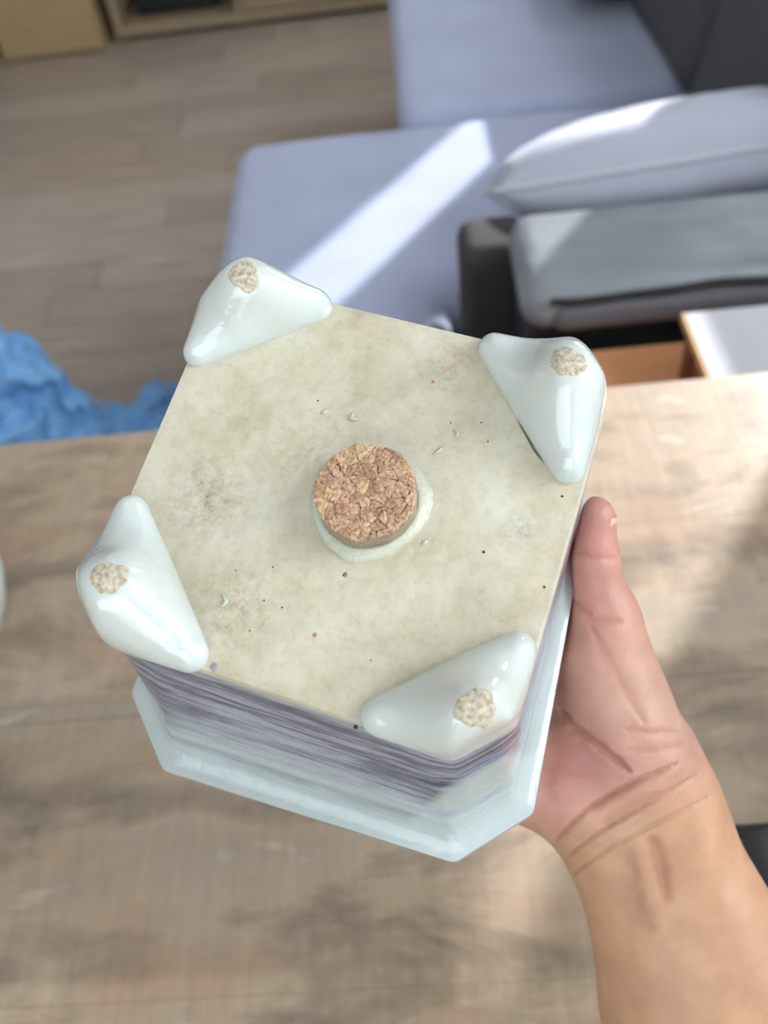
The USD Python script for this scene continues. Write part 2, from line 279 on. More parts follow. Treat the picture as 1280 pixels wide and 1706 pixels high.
DIRT = [(-.038, .012, .018, 1.0), (-.020, .038, .020, .8), (.046, -.002, .008, .9), (.0135, -.044, .013, .8), (-.012, -.010, .018, .65), (.024, -.028, .016, .25), (-.034, -.012, .014, .35), (.018, .036, .012, .35), (.0, .0, .06, .16)]
porcelain()
plain('foot_glaze', srgb(200, 203, 199), .10, noise=(60, .04, (1, 1, 1)), bump=(170, .3, .0012), coat_weight=.8, coat_roughness=.03, subsurface_weight=.1, subsurface_scale=.004)

# ------------------------------------------------------------------ the setting
XR, XL, YF, YB, ZC = 1.0, -2.3, 3.80, -1.6, 2.6       # inner faces of the room
WT = 0.10
fl = UsdGeom.Xform.Define(stage, '/World/floor'); tag(fl, 'grey brown floor of narrow wooden planks', None, None, 'structure')
obj('subfloor', box((XL-.1, YB-.1, -.06), (XR+.1, YF+.1, -.008)), 'floor_gap', '/World/floor')
rng = np.random.default_rng(5); pw = .128
for r in range(int((YF-YB)/pw)+1):
    y0 = YB+r*pw; y1 = min(y0+pw, YF)
    if y1-y0 < .02: continue
    x = XL - rng.uniform(0, 1.1)
    while x < XR:
        x1 = x+1.22; a, b = max(x, XL), min(x1, XR)
        if b-a > .02:
            obj('plank', bevel((a+.0012, y0+.0012, -.012), (b-.0012, y1-.0012, rng.uniform(-.0006, 0)), .0012), f'floor_wood_{rng.integers(4)}', '/World/floor', smooth=False)
        x = x1
struct('ceiling', box((XL-.1, YB-.1, ZC), (XR+.1, YF+.1, ZC+.1)), 'ceiling_white', label='white ceiling')
struct('wall_far', box((XL-.1, YF, -.06), (XR+.1, YF+.1, ZC)), 'wall_white', label='white wall behind the wooden cabinet')
struct('wall_left', box((XL-.1, YB-.1, -.06), (XL, YF, ZC)), 'wall_white', label='white wall left of the room')
def wall_with(lo, hi, holes, axis):                   # holes: (a0, a1, z0, z1) along the wall's length
    w = mbox(lo, hi)
    for a0, a1, z0, z1 in holes:
        l, h = np.array(lo, float)-.05, np.array(hi, float)+.05; l[axis], h[axis], l[2], h[2] = a0, a1, z0, z1; w = w - mbox(l, h)
    return w
HEAD = 1.70
RIGHT = [(1.467, 1.938, 1.18, 1.615), (2.06, 2.53, .92, HEAD), (2.655, 3.0, .92, HEAD), (-.50, .50, 1.20, 2.20)]
struct('wall_right', wall_with((XR, YB-.1, -.06), (XR+WT, YF+.1, ZC), RIGHT, 1), 'wall_white', label='white window wall behind the sofa back')
BACK = [(-1.6, .6, .95, 2.3)]
struct('wall_back', wall_with((XL-.1, YB-.1, -.06), (XR+.1, YB, ZC), BACK, 0), 'wall_white', label='white wall behind the viewer')
def window(n, a0, a1, z0, z1, axis, pos, label):
    w = UsdGeom.Xform.Define(stage, f'/World/window_{n}'); tag(w, label, None, None, 'structure'); P = f'/World/window_{n}'
    f = .012
    def B(u0, u1, zz0, zz1, d0, d1): return box((d0, u0, zz0), (d1, u1, zz1)) if axis == 1 else box((u0, d0, zz0), (u1, d1, zz1))
    d0, d1 = pos, pos+.03
    obj('window_frame', cat_(B(a0-.0, a0+f, z0, z1, d0, d1), B(a1-f, a1, z0, z1, d0, d1), B(a0, a1, z0, z0+f, d0, d1), B(a0, a1, z1-f, z1, d0, d1)), 'window_frame', P)
    obj('pane', B(a0+f, a1-f, z0+f, z1-f, pos+.012, pos+.016), 'pane', P)
for k, (a0, a1, z0, z1) in enumerate(RIGHT): window(k+1, a0, a1, z0, z1, 1, XR+.06, 'white framed window in the wall beside the sofa')
window(5, *BACK[0], 0, YB-.09, 'white framed window behind the viewer')
struct('baseboard_far', bevel((XL, YF-.012, 0), (XR, YF, .08), .003), 'window_frame', label='white skirting board behind the wooden cabinet')

# ------------------------------------------------------------------ table
TZ = .74
tb = thing('table', 'wood print dining table with weathered grey and brown boards under the raised planter', 'table', (0, .19, 0))
TP = str(tb.GetPath())
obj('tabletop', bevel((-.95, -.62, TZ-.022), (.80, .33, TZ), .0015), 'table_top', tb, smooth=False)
obj('edge_band', mbox((-.9505, -.6205, TZ-.0205), (.8005, .3305, TZ-.0015)) - mbox((-.948, -.618, 0), (.798, .328, 1)), 'table_edge', tb)
obj('apron', (mbox((-.88, -.55, TZ-.09), (.73, .26, TZ-.023)) - mbox((-.86, -.53, 0), (.71, .24, 1))), 'table_leg', tb)
for sx in (-.86, .66):
    for sy in (-.53, .19): obj('leg', bevel((sx, sy, 0), (sx+.05, sy+.05, TZ-.023), .004), 'table_leg', tb)

# ------------------------------------------------------------------ sofa: chaise to the left, back against the window wall
sf = thing('sofa', 'lilac grey fabric corner sofa with long chaise, dark back and leather arm', 'sofa', (.2, 1.7, 0))
S = lambda man: man.translate([-.2, -1.7, 0])
def sofa_part(name, man, mat, amp=.004, freq=6, seed=1, edge=.03, label=None): obj(name, soft(S(man), edge, amp, freq, seed), mat, sf, smooth=True, label=label)
chaise = rbox((-.335, 1.085, .20), (.62, 1.675, .42), .045) + rbox((-.335, .90, .20), (.045, 1.5, .42), .045)
sofa_part('seat_cushion', chaise, 'sofa_fabric')
sofa_part('seat_cushion', rbox((-.012, 1.682, .20), (.62, 2.62, .425), .04), 'sofa_fabric', seed=4)
sofa_part('base', bevel((-.31, .93, .05), (.76, 1.66, .205), .01) - mbox((.03, .8, 0), (.9, 1.06, .3)), 'sofa_dark', amp=0)
sofa_part('base', bevel((.02, 1.66, .05), (.76, 2.60, .205), .01), 'sofa_dark', amp=0)
def lean(man, ang):   # lean back about the y axis through the seat's rear line
    return man.translate([-.5, 0, -.40]).rotate([0, ang, 0]).translate([.5, 0, .40])
sofa_part('back_cushion', lean(rbox((.50, 1.02, .42), (.66, 1.60, .79), .05), 11), 'sofa_dark', .006, 7, 6, label='charcoal back cushion')
sofa_part('back_cushion', lean(rbox((.50, 1.625, .42), (.66, 2.50, .79), .05), 11), 'sofa_dark', .006, 7, 9, label='charcoal back cushion')
sofa_part('back_frame', rbox((.74, .86, .06), (.84, 2.62, .885), .02), 'sofa_dark', 0)
sofa_part('arm_front', rbox((.058, .985, .05), (.150, 1.082, .565), .022), 'arm_dark', .002, label='upright end panel of the arm')
sofa_part('arm_body', bevel((.125, .838, .06), (.76, 1.0, .56), .01), 'arm_black', 0, label='black outer panel of the arm')
ap = rbox((.118, .826, .545), (.78, 1.005, .612), .031, 24)
sofa_part('arm_pad', ap, 'arm_leather', .004, 9, 3, .016, label='blue grey leather arm pad')
sofa_part('arm_skirt', rbox((.150, .817, .550), (.775, .905, .592), .018), 'arm_grey', .004, 14, 8, .016, label='dull grey rolled edge under the arm pad')
obj('seam', tube([(x-.2, .825+.001*math.sin(x*60)-1.7, .597+.003*math.sin(x*23)) for x in np.linspace(.15, .75, 60)], .0045, 6), 'seam_black', sf, label='dark stitched seam of the arm pad')
for px_, py_ in ((-.28, .97), (-.28, 1.6), (.05, 2.55), (.70, 2.55), (.70, 1.1)):
    obj('leg', trimesh.creation.cylinder(.02, .05, sections=20).apply_translation((px_-.2, py_-1.7, .025)), 'table_leg', sf)

def pillow(name, label, mat, center, size, rot, seed, group=None, taper=0):
    w, d, t = size; n = 46
    u = np.linspace(-1, 1, n); X, Y = np.meshgrid(u, u, indexing='ij')
    pin = 1-.07*(1-np.abs(Y)**2)*np.abs(X)**6; pinY = 1-.07*(1-np.abs(X)**2)*np.abs(Y)**6
    pinY = pinY*(1-taper*np.clip((-.1-X)/.9, 0, 1)**1.5)
    hgt = ((1-np.abs(X)**2.6)*(1-np.abs(Y)**2.6))**.48
    nz = (meshkit.fbm(np.stack([X*2, Y*2, X*0+seed], -1), 3, seed)-.5)
    top = np.stack([X*w/2*pin, Y*d/2*pinY, t/2*hgt*(1+.35*nz)], -1); bot = top.copy(); bot[..., 2] = -t/2*hgt*(1+.2*nz)
    V = np.vstack([top.reshape(-1, 3), bot.reshape(-1, 3)]); i, j = np.meshgrid(np.arange(n-1), np.arange(n-1), indexing='ij')
    q = np.stack([i*n+j, (i+1)*n+j, (i+1)*n+j+1, i*n+j+1], -1).reshape(-1, 4); q2 = q[:, ::-1]+n*n
    m = trimesh.Trimesh(V, np.vstack([q[:, [0, 1, 2]], q[:, [0, 2, 3]], q2[:, [0, 1, 2]], q2[:, [0, 2, 3]]]), process=False); m.merge_vertices()
    R = Rotation.from_euler('xyz', rot, degrees=True).as_matrix(); mt = np.eye(4); mt[:3, :3] = R.T; mt[3, :3] = center
    t_ = thing(name, label, 'cushion', matrix=mt, group=group)
    obj('cover', m, mat, t_, smooth=True)
    e = [top[k, 0] for k in range(n)]+[top[-1, k] for k in range(n)]+[top[k, -1] for k in range(n-1, -1, -1)]+[top[0, k] for k in range(n-1, -1, -1)]
    e = [p for k, p in enumerate(e) if k == 0 or np.linalg.norm(p-e[k-1]) > 1e-6]
    obj('piping', tube(e, .004, 6), 'pillow_piping' if mat == 'pillow_fabric' else mat, t_, smooth=True)
pillow('cushion', 'pale grey cushion with a piped edge lying sunlit beside the leather sofa arm', 'pillow_fabric', (.395, 1.195, .548), (.58, .31, .15), (-29, 2, 10), 3, taper=.72)
pillow('cushion', 'charcoal cushion resting on the far seat of the sofa', 'sofa_dark', (.50, 2.22, .50), (.26, .42, .15), (0, 0, 0), 8)

# ------------------------------------------------------------------ bench and box between table and sofa
bn = thing('bench', 'orange wooden bench between the table and the sofa arm', 'bench', (.45, .68, 0))
obj('bench_top', bevel((-.35, -.11, .505), (.45, .135, .53), .004), 'orange_wood', bn)
for sx in (-.33, .40):
    for sy in (-.09, .09): obj('leg', bevel((sx, sy, 0), (sx+.03, sy+.03, .506), .003), 'brown_wood', bn)
obj('rail', cat_(bevel((-.31, -.085, .40), (.41, -.065, .44), .002), bevel((-.31, .095, .40), (.41, .115, .44), .002)), 'brown_wood', bn)
bx = thing('box', 'brown wooden box with a white top standing on the orange bench', 'box', (.50, .66, .53))
obj('body', bevel((-.216, -.085, 0), (.28, .09, .078), .002) - mbox((-.22, -.06, .018), (-.19, .065, .062)), 'brown_wood', bx)
obj('top_panel', bevel((-.222, -.088, .078), (.285, .094, .09), .002), 'white_laminate', bx)
obj('edge_strip', bevel((-.2245, -.088, .0785), (-.2215, .094, .0895), .0005), 'pale_edge', bx, label='pale wood edge strip')
obj('drawer', bevel((-.214, -.058, .02), (-.20, .063, .06), .002), 'brown_wood', bx)

# ------------------------------------------------------------------ low wooden cabinet along the far wall
cb = thing('media_cabinet', 'light oak low cabinet with an open niche along the far wall', 'cabinet', (-.4, 3.42, 0))
CX = lambda lo, hi: ((lo[0]+.4, lo[1]-3.42, lo[2]), (hi[0]+.4, hi[1]-3.42, hi[2]))
def cbx(name, lo, hi, mat, b=.003, parent=None, label=None): return obj(name, bevel(*CX(lo, hi), b), mat, parent or cb, label=label)
cbx('plinth', (-.98, 3.43, 0), (.55, 3.76, .022), 'cabinet_dark')
cbx('bottom_board', (-1.015, 3.392, .022), (.55, 3.77, .058), 'cabinet_wood_pale')
cbx('top_board', (-1.015, 3.385, .36), (.55, 3.77, .39), 'cabinet_wood_pale')
cbx('side_panel', (-1.015, 3.395, .058), (-.985, 3.77, .36), 'cabinet_wood_pale')
cbx('divider', (-.565, 3.395, .058), (-.54, 3.77, .36), 'cabinet_wood_pale')
cbx('side_panel', (.52, 3.395, .058), (.55, 3.77, .36), 'cabinet_wood_pale')
cbx('back_panel', (-.985, 3.755, .058), (.52, 3.77, .36), 'cabinet_dark')
d1 = cbx('drawer_front', (-.538, 3.388, .061), (-.01, 3.41, .357), 'cabinet_wood_pale'); d2 = cbx('drawer_front', (-.006, 3.388, .061), (.518, 3.41, .357), 'cabinet_wood_pale')
tw = thing('side_cabinet', 'yellowish oak cabinet standing left of the low niche cabinet', 'cabinet', (-1.25, 3.40, 0))
TX = lambda lo, hi: ((lo[0]+1.25, lo[1]-3.40, lo[2]), (hi[0]+1.25, hi[1]-3.40, hi[2]))
def tbx(name, lo, hi, mat, b=.003): return obj(name, bevel(*TX(lo, hi), b), mat, tw)
tbx('body', (-1.435, 3.37, 0), (-1.055, 3.77, .75), 'cabinet_wood')
tbx('drawer_front', (-1.432, 3.348, .01), (-1.058, 3.372, .245), 'cabinet_wood'); tbx('drawer_front', (-1.432, 3.348, .25), (-1.058, 3.372, .49), 'cabinet_wood'); tbx('drawer_front', (-1.432, 3.348, .495), (-1.058, 3.372, .74), 'cabinet_wood')
st = thing('set_top_box', 'black set top box inside the niche of the oak cabinet', 'electronics', (-.78, 3.58, .058))
obj('case', bevel((-.15, -.12, .006), (.15, .12, .06), .006), 'black_plastic', st)
[obj('foot', box((sx, sy, 0), (sx+.02, sy+.02, .007)), 'black_plastic', st) for sx in (-.13, .11) for sy in (-.1, .08)]
obj('speaker', bevel((-1.70, 3.40, 0), (-1.455, 3.75, .62), .02), 'black_plastic', label='dark floor speaker left of the yellowish oak cabinet', cat='speaker')

# ------------------------------------------------------------------ crumpled blue plastic bag on the floor past the table
def crumpled(lumps, lo, hi, h, seed):
    P = field(lo, hi, h); D = None
    for c, r in lumps:
        d = (np.sqrt((((P-np.array(c, np.float32))/np.array(r, np.float32))**2).sum(-1))-1)*min(r); D = d if D is None else smin(D, d, .05)
    q = P.astype(float); fold = np.abs(meshkit.fbm(q*np.array([9, 9, 6]), 2, seed)-.5)*2; fold2 = np.abs(meshkit.fbm(q*24, 2, seed+5)-.5)*2
    fold3 = np.abs(meshkit.fbm(q*np.array([15, 15, 11])+3, 2, seed+9)-.5)*2; D = D + .06*fold + .05*fold3 + .02*fold2 - .034; D = np.maximum(D, .001-P[..., 2])
    m = surface_nets(D.astype(float), np.array(lo), h); return m
bg = crumpled([((-.86, 1.20, .12), (.20, .15, .24)), ((-.72, 1.16, .08), (.13, .12, .14)), ((-.50, 1.20, .05), (.075, .10, .12)), ((-.60, 1.14, .03), (.12, .12, .07))], (-1.25, .90, -.02), (-.30, 1.50, .45), .008, 4)
obj('plastic_bag', bg, 'bag_plastic', label='crumpled blue plastic bag lying on the floor past the table edge', cat='bag', smooth=True)

# ------------------------------------------------------------------ cup and pouch on the table
cc = at(-128, 968, .60); k = (CAM[2]-(TZ+.058))/(CAM[2]-cc[2]); cc = CAM+(cc-CAM)*k
cp = thing('cup', 'pale green white porcelain cup standing on the table at the left', 'cup', (cc[0], cc[1], TZ))
obj('bowl', lathe([(0, .003), (.022, .003), (.0225, 0), (.026, 0), (.027, .006), (.038, .022), (.046, .045), (.0475, .056), (.0468, .0582), (.0455, .056), (.044, .046), (.036, .025), (.024, .010), (0, .008)], 96), 'cup_glaze', cp, smooth=True)
pc = at(1330, 1470, .5); k = (CAM[2]-TZ)/(CAM[2]-pc[2]); pc = CAM+(pc-CAM)*k
pp = thing('pouch', 'dark grey zipped pouch lying on the table beside the forearm', 'pouch', (pc[0], pc[1], TZ))
obj('body', soft(rbox((-.032, -.045, .004), (.09, .02, .034), .0145), .006, .002, 60, 3), 'pouch_grey', pp, smooth=True)
obj('trim', rbox((-.036, -.049, .0), (.094, .028, .014), .0068), 'pouch_trim', pp, smooth=True)

# ------------------------------------------------------------------ the porcelain planter, held bottom up
PR = Rotation.from_rotvec([-0.3591, 0.1576, 0.2834]).as_matrix(); PT = np.array([-0.0085, -0.0046, 0.2337])
PW = M.T@PR; PO = CAM + M.T@PT                                   # planter axes and base centre in the room; +z runs from base to rim
pm = np.eye(4); pm[:3, :3] = PW.T; pm[3, :3] = PO
to_pot = lambda P: (np.asarray(P)-PO)@PW
from_pot = lambda p: PO + np.asarray(p)@PW.T
pl = thing('planter', 'square blue and white porcelain planter held bottom up with four glazed corner feet', 'planter', matrix=pm)
def contour(c4, ch, n=400, rnd=.004):
    """a square with cut corners, corners softened; c4 = TL, TR, BR, BL; ch = cut at each corner"""
    pts = []
    for i in range(4):
        c, a, b = np.array(c4[i]), np.array(c4[i-1]), np.array(c4[(i+1) % 4]); k = ch[i]
        pts += [c+(a-c)/np.linalg.norm(a-c)*k, c+(b-c)/np.linalg.norm(b-c)*k]
    P = Polygon(pts).buffer(-rnd).buffer(rnd, quad_segs=10)
    r = np.array(P.exterior.coords)
    if Polygon(r).exterior.is_ccw is False: r = r[::-1]
    return Polygon(r)
def by_angle(poly, th, c):                            # resample by angle about c, so rows of the loft line up
    e = np.array(poly.exterior.coords)-c; a = np.unwrap(np.arctan2(e[:, 1], e[:, 0])); rr = []
    e0, e1 = e[:-1], e[1:]; out = []
    d = np.stack([np.cos(th), np.sin(th)], 1)
    cr = lambda u, v: u[..., 0]*v[..., 1]-u[..., 1]*v[..., 0]
    den = cr(d[:, None], (e1-e0)[None]); t = cr(e0[None], (e1-e0)[None])/np.where(np.abs(den) < 1e-12, 1e-12, den); s_ = cr(e0[None]+0*d[:, None], d[:, None])/np.where(np.abs(den) < 1e-12, 1e-12, den)
    ok = (t > 0) & (s_ >= -1e-9) & (s_ <= 1+1e-9); t = np.where(ok, t, np.inf).min(1)
    return d*t[:, None]+c
base4 = [(-.0615, -.0585), (.0598, -.0550), (.0568, .0577), (-.0603, .0555)]
wall4 = [(-.0605, -.0600), (.0590, -.0570), (.0615, .0715), (-.0630, .0715)]
rim4 = [(-.0690, -.0680), (.0612, -.0640), (.0698, .0805), (-.0690, .0830)]
def inset(c4, d): 
    c = np.mean(c4, 0); return [tuple(np.array(p)-np.sign(np.array(p)-c)*d) for p in c4]
NA = 720
th = np.sort(np.concatenate([np.linspace(-np.pi, np.pi, NA, endpoint=False)]))
cB = by_angle(contour(base4, [.013]*4), th, np.zeros(2)); cW = by_angle(contour(wall4, [.0155]*4), th, np.zeros(2)); cR = by_angle(contour(rim4, [.0205]*4), th, np.zeros(2))
rows = []
for s in np.linspace(.004, .985, 150):                 # the underside
    r = cB*s; rows.append(np.column_stack([r, np.zeros(NA)]))
cn = len(rows)
er = .0034                                             # rounded edge to the wall
for a in np.linspace(.15, 1, 9):
    an = a*np.pi/2; rr = np.linalg.norm(cB, axis=1, keepdims=True); rows.append(np.column_stack([cB*(1-(er/rr)*(1-np.sin(an))), np.full(NA, er*(1-np.cos(an)))]))
zs = np.linspace(er, .062, 40)[1:]
for z in zs:
    q = (z-er)/(.062-er); rows.append(np.column_stack([cB*(1-q)+cW*q, np.full(NA, z)]))
for q in np.linspace(0, 1, 10)[1:]:                    # hollow flange out to the lip
    rows.append(np.column_stack([cW+(cR-cW)*(q**1.7), np.full(NA, .062+.010*(1-(1-q)**1.5))]))
rows += [np.column_stack([cR*1.004, np.full(NA, .0745)]), np.column_stack([cR*1.004, np.full(NA, .0785)]), np.column_stack([cR*.996, np.full(NA, .0803)]), np.column_stack([cR*.965, np.full(NA, .0803)]), np.column_stack([cR*.945, np.full(NA, .0785)])]
for z, s in ((.070, .90), (.055, .885), (.03, .87), (.012, .86), (.007, .84), (.006, .5), (.006, .02)): rows.append(np.column_stack([(cW if z > .02 else cB)*s, np.full(NA, z)]))
V = np.stack(rows)
und = V[:cn+9].copy(); w = np.clip(np.linspace(1.6, 0, cn+9), 0, 1)[:, None]
rr = np.linalg.norm(V[:cn+9, :, :2], axis=-1)
V[:cn+9, :, 2] += w*(.0016*(meshkit.fbm(V[:cn+9]*45, 3, 2)-.5) + .0005*(meshkit.fbm(V[:cn+9]*160, 2, 9)-.5))
V[cn+9:cn+48, :, :2] *= 1+.006*(meshkit.fbm(V[cn+9:cn+48]*40, 3, 12)-.5)[..., None]
bodym = grid_mesh(V)
if np.mean(np.cross(bodym.triangles[:, 1]-bodym.triangles[:, 0], bodym.triangles[:, 2]-bodym.triangles[:, 0])[:2000, 2]) > 0: bodym.invert()
obj('body', bodym, 'porcelain', pl, smooth=50)
HF = .0200
feet = [  # ends of the inner line on the base, pad centre
    ((-.0590, -.0265), (-.0225, -.0560), (-.0447, -.0475)), ((.0205, -.0535), (.0525, -.0190), (.0468, -.0418)),
    ((-.0560, .0180), (-.0235, .0515), (-.0455, .0433)), ((.0225, .0520), (.0535, .0240), (.0474, .0478))]
base_poly = Polygon(cB).buffer(-.0004)
for k, (a, b, c) in enumerate(feet):
    a, b, c = map(np.array, (a, b, c)); lo = np.array([min(a[0], b[0], c[0])-.02, min(a[1], b[1], c[1])-.02, -HF-.006]); hi = np.array([max(a[0], b[0], c[0])+.02, max(a[1], b[1], c[1])+.02, .004])
    h = .0007; P = field(lo, hi, h); mid = (a+b)/2; inn = mid-c; inn = inn/np.linalg.norm(inn)
    import shapely
    o_ = c-mid; o_ /= np.linalg.norm(o_); e_ = (b-a)/np.linalg.norm(b-a)
    half = Polygon([a-e_*.0055-o_*.001, b+e_*.0055-o_*.001, b+e_*.0055+o_*.08, a-e_*.0055+o_*.08])
    fp = base_poly.buffer(.0009).intersection(half).intersection(Polygon([(-.1, -.1), (.0580, -.1), (.0555, .1), (-.1, .1)])).buffer(-.0038).buffer(.0038, quad_segs=12)
    g2 = P[:, :, 0, :2].reshape(-1, 2); sd = shapely.distance(shapely.points(g2), fp.exterior); ins = shapely.contains_xy(fp, g2[:, 0], g2[:, 1]); sd = np.where(ins, -sd, sd)
    dd = np.hypot(*(g2-c).T); al = np.abs((g2-c)@e_); ac = (g2-c)@(-o_)          # along the ridge, and towards the middle of the base
    q_ = np.sqrt(al**2*1.0+np.where(ac > 0, 1.2*ac, .6*ac)**2)
    gg = np.exp(-(np.clip(q_-.0026, 0, 1)/.0108)**1.9); H_ = .0062 + (HF-.0062)*gg
    H_ = H_ + .0009*(meshkit.fbm(np.column_stack([g2*75, np.zeros(len(g2))]), 3, 20+k)-.5)*(1-gg*.7)
    sd = (sd).reshape(P.shape[:2])[:, :, None]; H_ = H_.reshape(P.shape[:2])[:, :, None]
    lean_ = np.clip(-P[..., 2]-.002, 0, .02)
    D = smax((sd-.0012+lean_*.14), (-P[..., 2]-H_)*.72, .0062)
    D = np.maximum(D, P[..., 2]-.0012)
    fm = surface_nets(gaussian_filter(D.astype(float), 1.0), lo, h)
    ft = obj('foot', fm, 'foot_glaze', pl, smooth=True)
    n = 40; t2 = np.linspace(0, 2*np.pi, n, endpoint=False); rad = .0043*(1+.10*np.sin(t2*2+k)+.07*np.sin(t2*3+2*k)+.04*np.sin(t2*7+k))
    ring = [np.zeros((1, 3))]
    from scipy.spatial import cKDTree
    top_ = fm.vertices[fm.vertex_normals[:, 2] < -.3]; kt = cKDTree(top_[:, :2])
    def foot_z(xy):
        d_, i_ = kt.query(xy, k=4); w_ = 1/(d_+1e-5); return (top_[i_, 2]*w_).sum(1)/w_.sum(1)
    vv = []
    for s_, zz in ((1.06, .0006), (1.0, -.00006), (.93, -.00016), (.7, -.00018), (.45, -.00018), (.2, -.00018), (.03, -.00018)):
        xy = np.column_stack([c[0]+rad*s_*np.cos(t2), c[1]+rad*s_*np.sin(t2)]); vv.append(np.column_stack([xy, foot_z(xy)+zz]))
    vv = np.stack(vv)
    pd = grid_mesh(vv); 
    if pd.face_normals[-1][2] > 0: pd.invert()
    obj('pad', pd, 'pad_clay', ft, smooth=True, label='unglazed worn clay spot on the foot')
def blob(x, y, r, hgt=.00012, seed=0, z=0.0, stretch=(1, 1), n=12):
    g = np.random.default_rng(seed); t2 = np.linspace(0, 2*np.pi, n, endpoint=False); q = r*(1+g.uniform(-.25, .25, n))
    o = np.stack([q*np.cos(t2)*stretch[0], q*np.sin(t2)*stretch[1]], 1); zz = surf_z(x, y)
    V = np.vstack([np.column_stack([x+o[:, 0], y+o[:, 1], np.full(n, zz+.0003)]), np.column_stack([x+o[:, 0]*.7, y+o[:, 1]*.7, np.full(n, zz-hgt)]), [[x, y, zz-hgt*1.2]]])
    k = np.arange(n); k2 = (k+1) % n; F = np.vstack([np.stack([k, k+n, k2], 1), np.stack([k2, k+n, k2+n], 1), np.stack([k+n, np.full(n, 2*n), k2+n], 1)])
    return trimesh.Trimesh(V, F, process=False)
_tree = None
def surf_z(x, y):
    global _tree
    from scipy.spatial import cKDTree
    if _tree is None: _tree = cKDTree(V[:cn+5, :, :2].reshape(-1, 2)); 
    return V[:cn+5, :, 2].reshape(-1)[_tree.query([x, y])[1]]
def on_base(px, py, z=0.0):
    d = np.array([(px-640)/FPX, (py-853)/FPX, 1.0]); n = PR[:, 2]; o = PT+n*z; return PR.T@(d*(o@n)/(d@n)-PT)
specks = [(722, 637, 3.6, 'speck_orange'), (525, 1058, 4.2, 'speck_orange'), (575, 957, 5.5, 'speck_grey'), (357, 1111, 9, 'speck_pale'), (591, 1210, 3.2, 'speck_black'), (806, 920, 3.0, 'speck_black'), (937, 827, 2.6, 'speck_black'), (907, 978, 2.6, 'speck_black'),
          (440, 1000, 1.8, 'speck_black'), (470, 1012, 1.8, 'speck_black'), (393, 951, 1.5, 'speck_black'), (618, 1100, 1.5, 'speck_black'), (751, 705, 1.5, 'speck_black'), (813, 736, 1.6, 'speck_black'), (802, 704, 1.5, 'speck_black'), (455, 945, 1.6, 'speck_black'), (530, 668, 1.8, 'speck_black'), (416, 1051, 1.6, 'speck_black')]
for k, (x, y, r, mt) in enumerate(specks):
    q = on_base(x, y); obj('glaze_speck', blob(q[0], q[1], r*.245/FPX, seed=k), mt, pl, smooth=True)
# glue around the cork, thick and wavy
ck = np.array([.0052, .0013]); CRAD = .01340
t2 = np.linspace(0, 2*np.pi, 160, endpoint=False); g = np.array([meshkit.fbm(np.array([[math.cos(a)*2.2, math.sin(a)*2.2, 3]]), 3, 7)[0] for a in t2])
prof = [(CRAD-.001, .002, 0), (CRAD-.001, -.0022, 0), (CRAD+.0006, -.0021, 0), (CRAD+.0018, -.0013, .3), (CRAD+.0028, -.0005, .8), (CRAD+.0030, .0009, 1)]
vv = np.stack([np.column_stack([ck[0]+(r+(g-.45)*.0045*f)*np.cos(t2), ck[1]+(r+(g-.45)*.0045*f)*np.sin(t2), z+(g-.5)*.001*(1-f)]) for r, z, f in prof])
gm = grid_mesh(vv)
if (gm.face_normals[:, 2]*1.0).mean() > 0: gm.invert()
obj('glue_ring', gm, 'glue', pl, smooth=True, label='thick glossy glue around the cork')
# shallow dried glue smears and a hairline along the far right foot
def ribbon(pts, wdt, hgt, z0=None):
    p = np.array([on_base(*q)[:2] for q in pts]); s = np.linspace(0, 1, len(p)); f = np.linspace(0, 1, 24); p = np.column_stack([np.interp(f, s, p[:, 0]), np.interp(f, s, p[:, 1])])
    return tube([(x, y, surf_z(x, y)-hgt) for x, y in p], wdt*np.sin(np.pi*np.clip(f, .03, .97))**.5, 8)
obj('crack', ribbon([(810, 584), (819, 610), (842, 654), (867, 708), (892, 753), (910, 774), (940, 786)], .00028, .00005), 'crack_line', pl, smooth=True, label='dark hairline along the edge of a foot')
for pts in ([(757, 716), (764, 722), (760, 729)], [(722, 758), (732, 752), (738, 744)], [(590, 688), (586, 700), (600, 702)], [(536, 690), (548, 684)], [(704, 908), (712, 900)], [(372, 990), (378, 1003), (370, 1012)]):
    obj('glue_smear', ribbon(pts, .0006, .00015), 'glue', pl, smooth=True)

# cork in the drain hole: granules pressed together
ctop = -.0085
cm = np.eye(4); cm[:3, :3] = PW.T; cm[3, :3] = from_pot([ck[0], ck[1], 0])
ct = thing('cork_stopper', 'round granulated cork stopper plugging the hole in the planter base', 'cork', matrix=cm)
n = 96; t3 = np.linspace(0, 2*np.pi, n, endpoint=False); wob = 1+.012*np.sin(t3*5)+.01*np.sin(t3*9+1)+.006*np.sin(t3*17)
vv = np.stack([np.column_stack([CRAD*s*wob*np.cos(t3), CRAD*s*wob*np.sin(t3), np.full(n, z)]) for s, z in ((.02, .0045), (.97, .0045), (.985, 0), (1.0, ctop*.5), (1.0, ctop+.0008), (.985, ctop+.0001), (.5, ctop+.0002), (.02, ctop+.0002))])
bm = grid_mesh(vv, caps=False)
if bm.volume < 0: bm.invert()
obj('body', bm, 'cork_side', ct, smooth=40)
rng = np.random.default_rng(11); pts = []
while len(pts) < 85:
    p = rng.uniform(-.0135, .0135, 2)
    if np.hypot(*p) < .0133 and all(np.hypot(*(p-q)) > (.0012 if len(pts) > 40 else .0026) for q in pts): pts.append(p)
pts = np.array(pts); far = np.array([(.06*math.cos(a), .06*math.sin(a)) for a in np.linspace(0, 6.28, 20, endpoint=False)])
vor = Voronoi(np.vstack([pts, far])); disc = Polygon(np.column_stack([CRAD*.992*wob*np.cos(t3), CRAD*.992*wob*np.sin(t3)]))
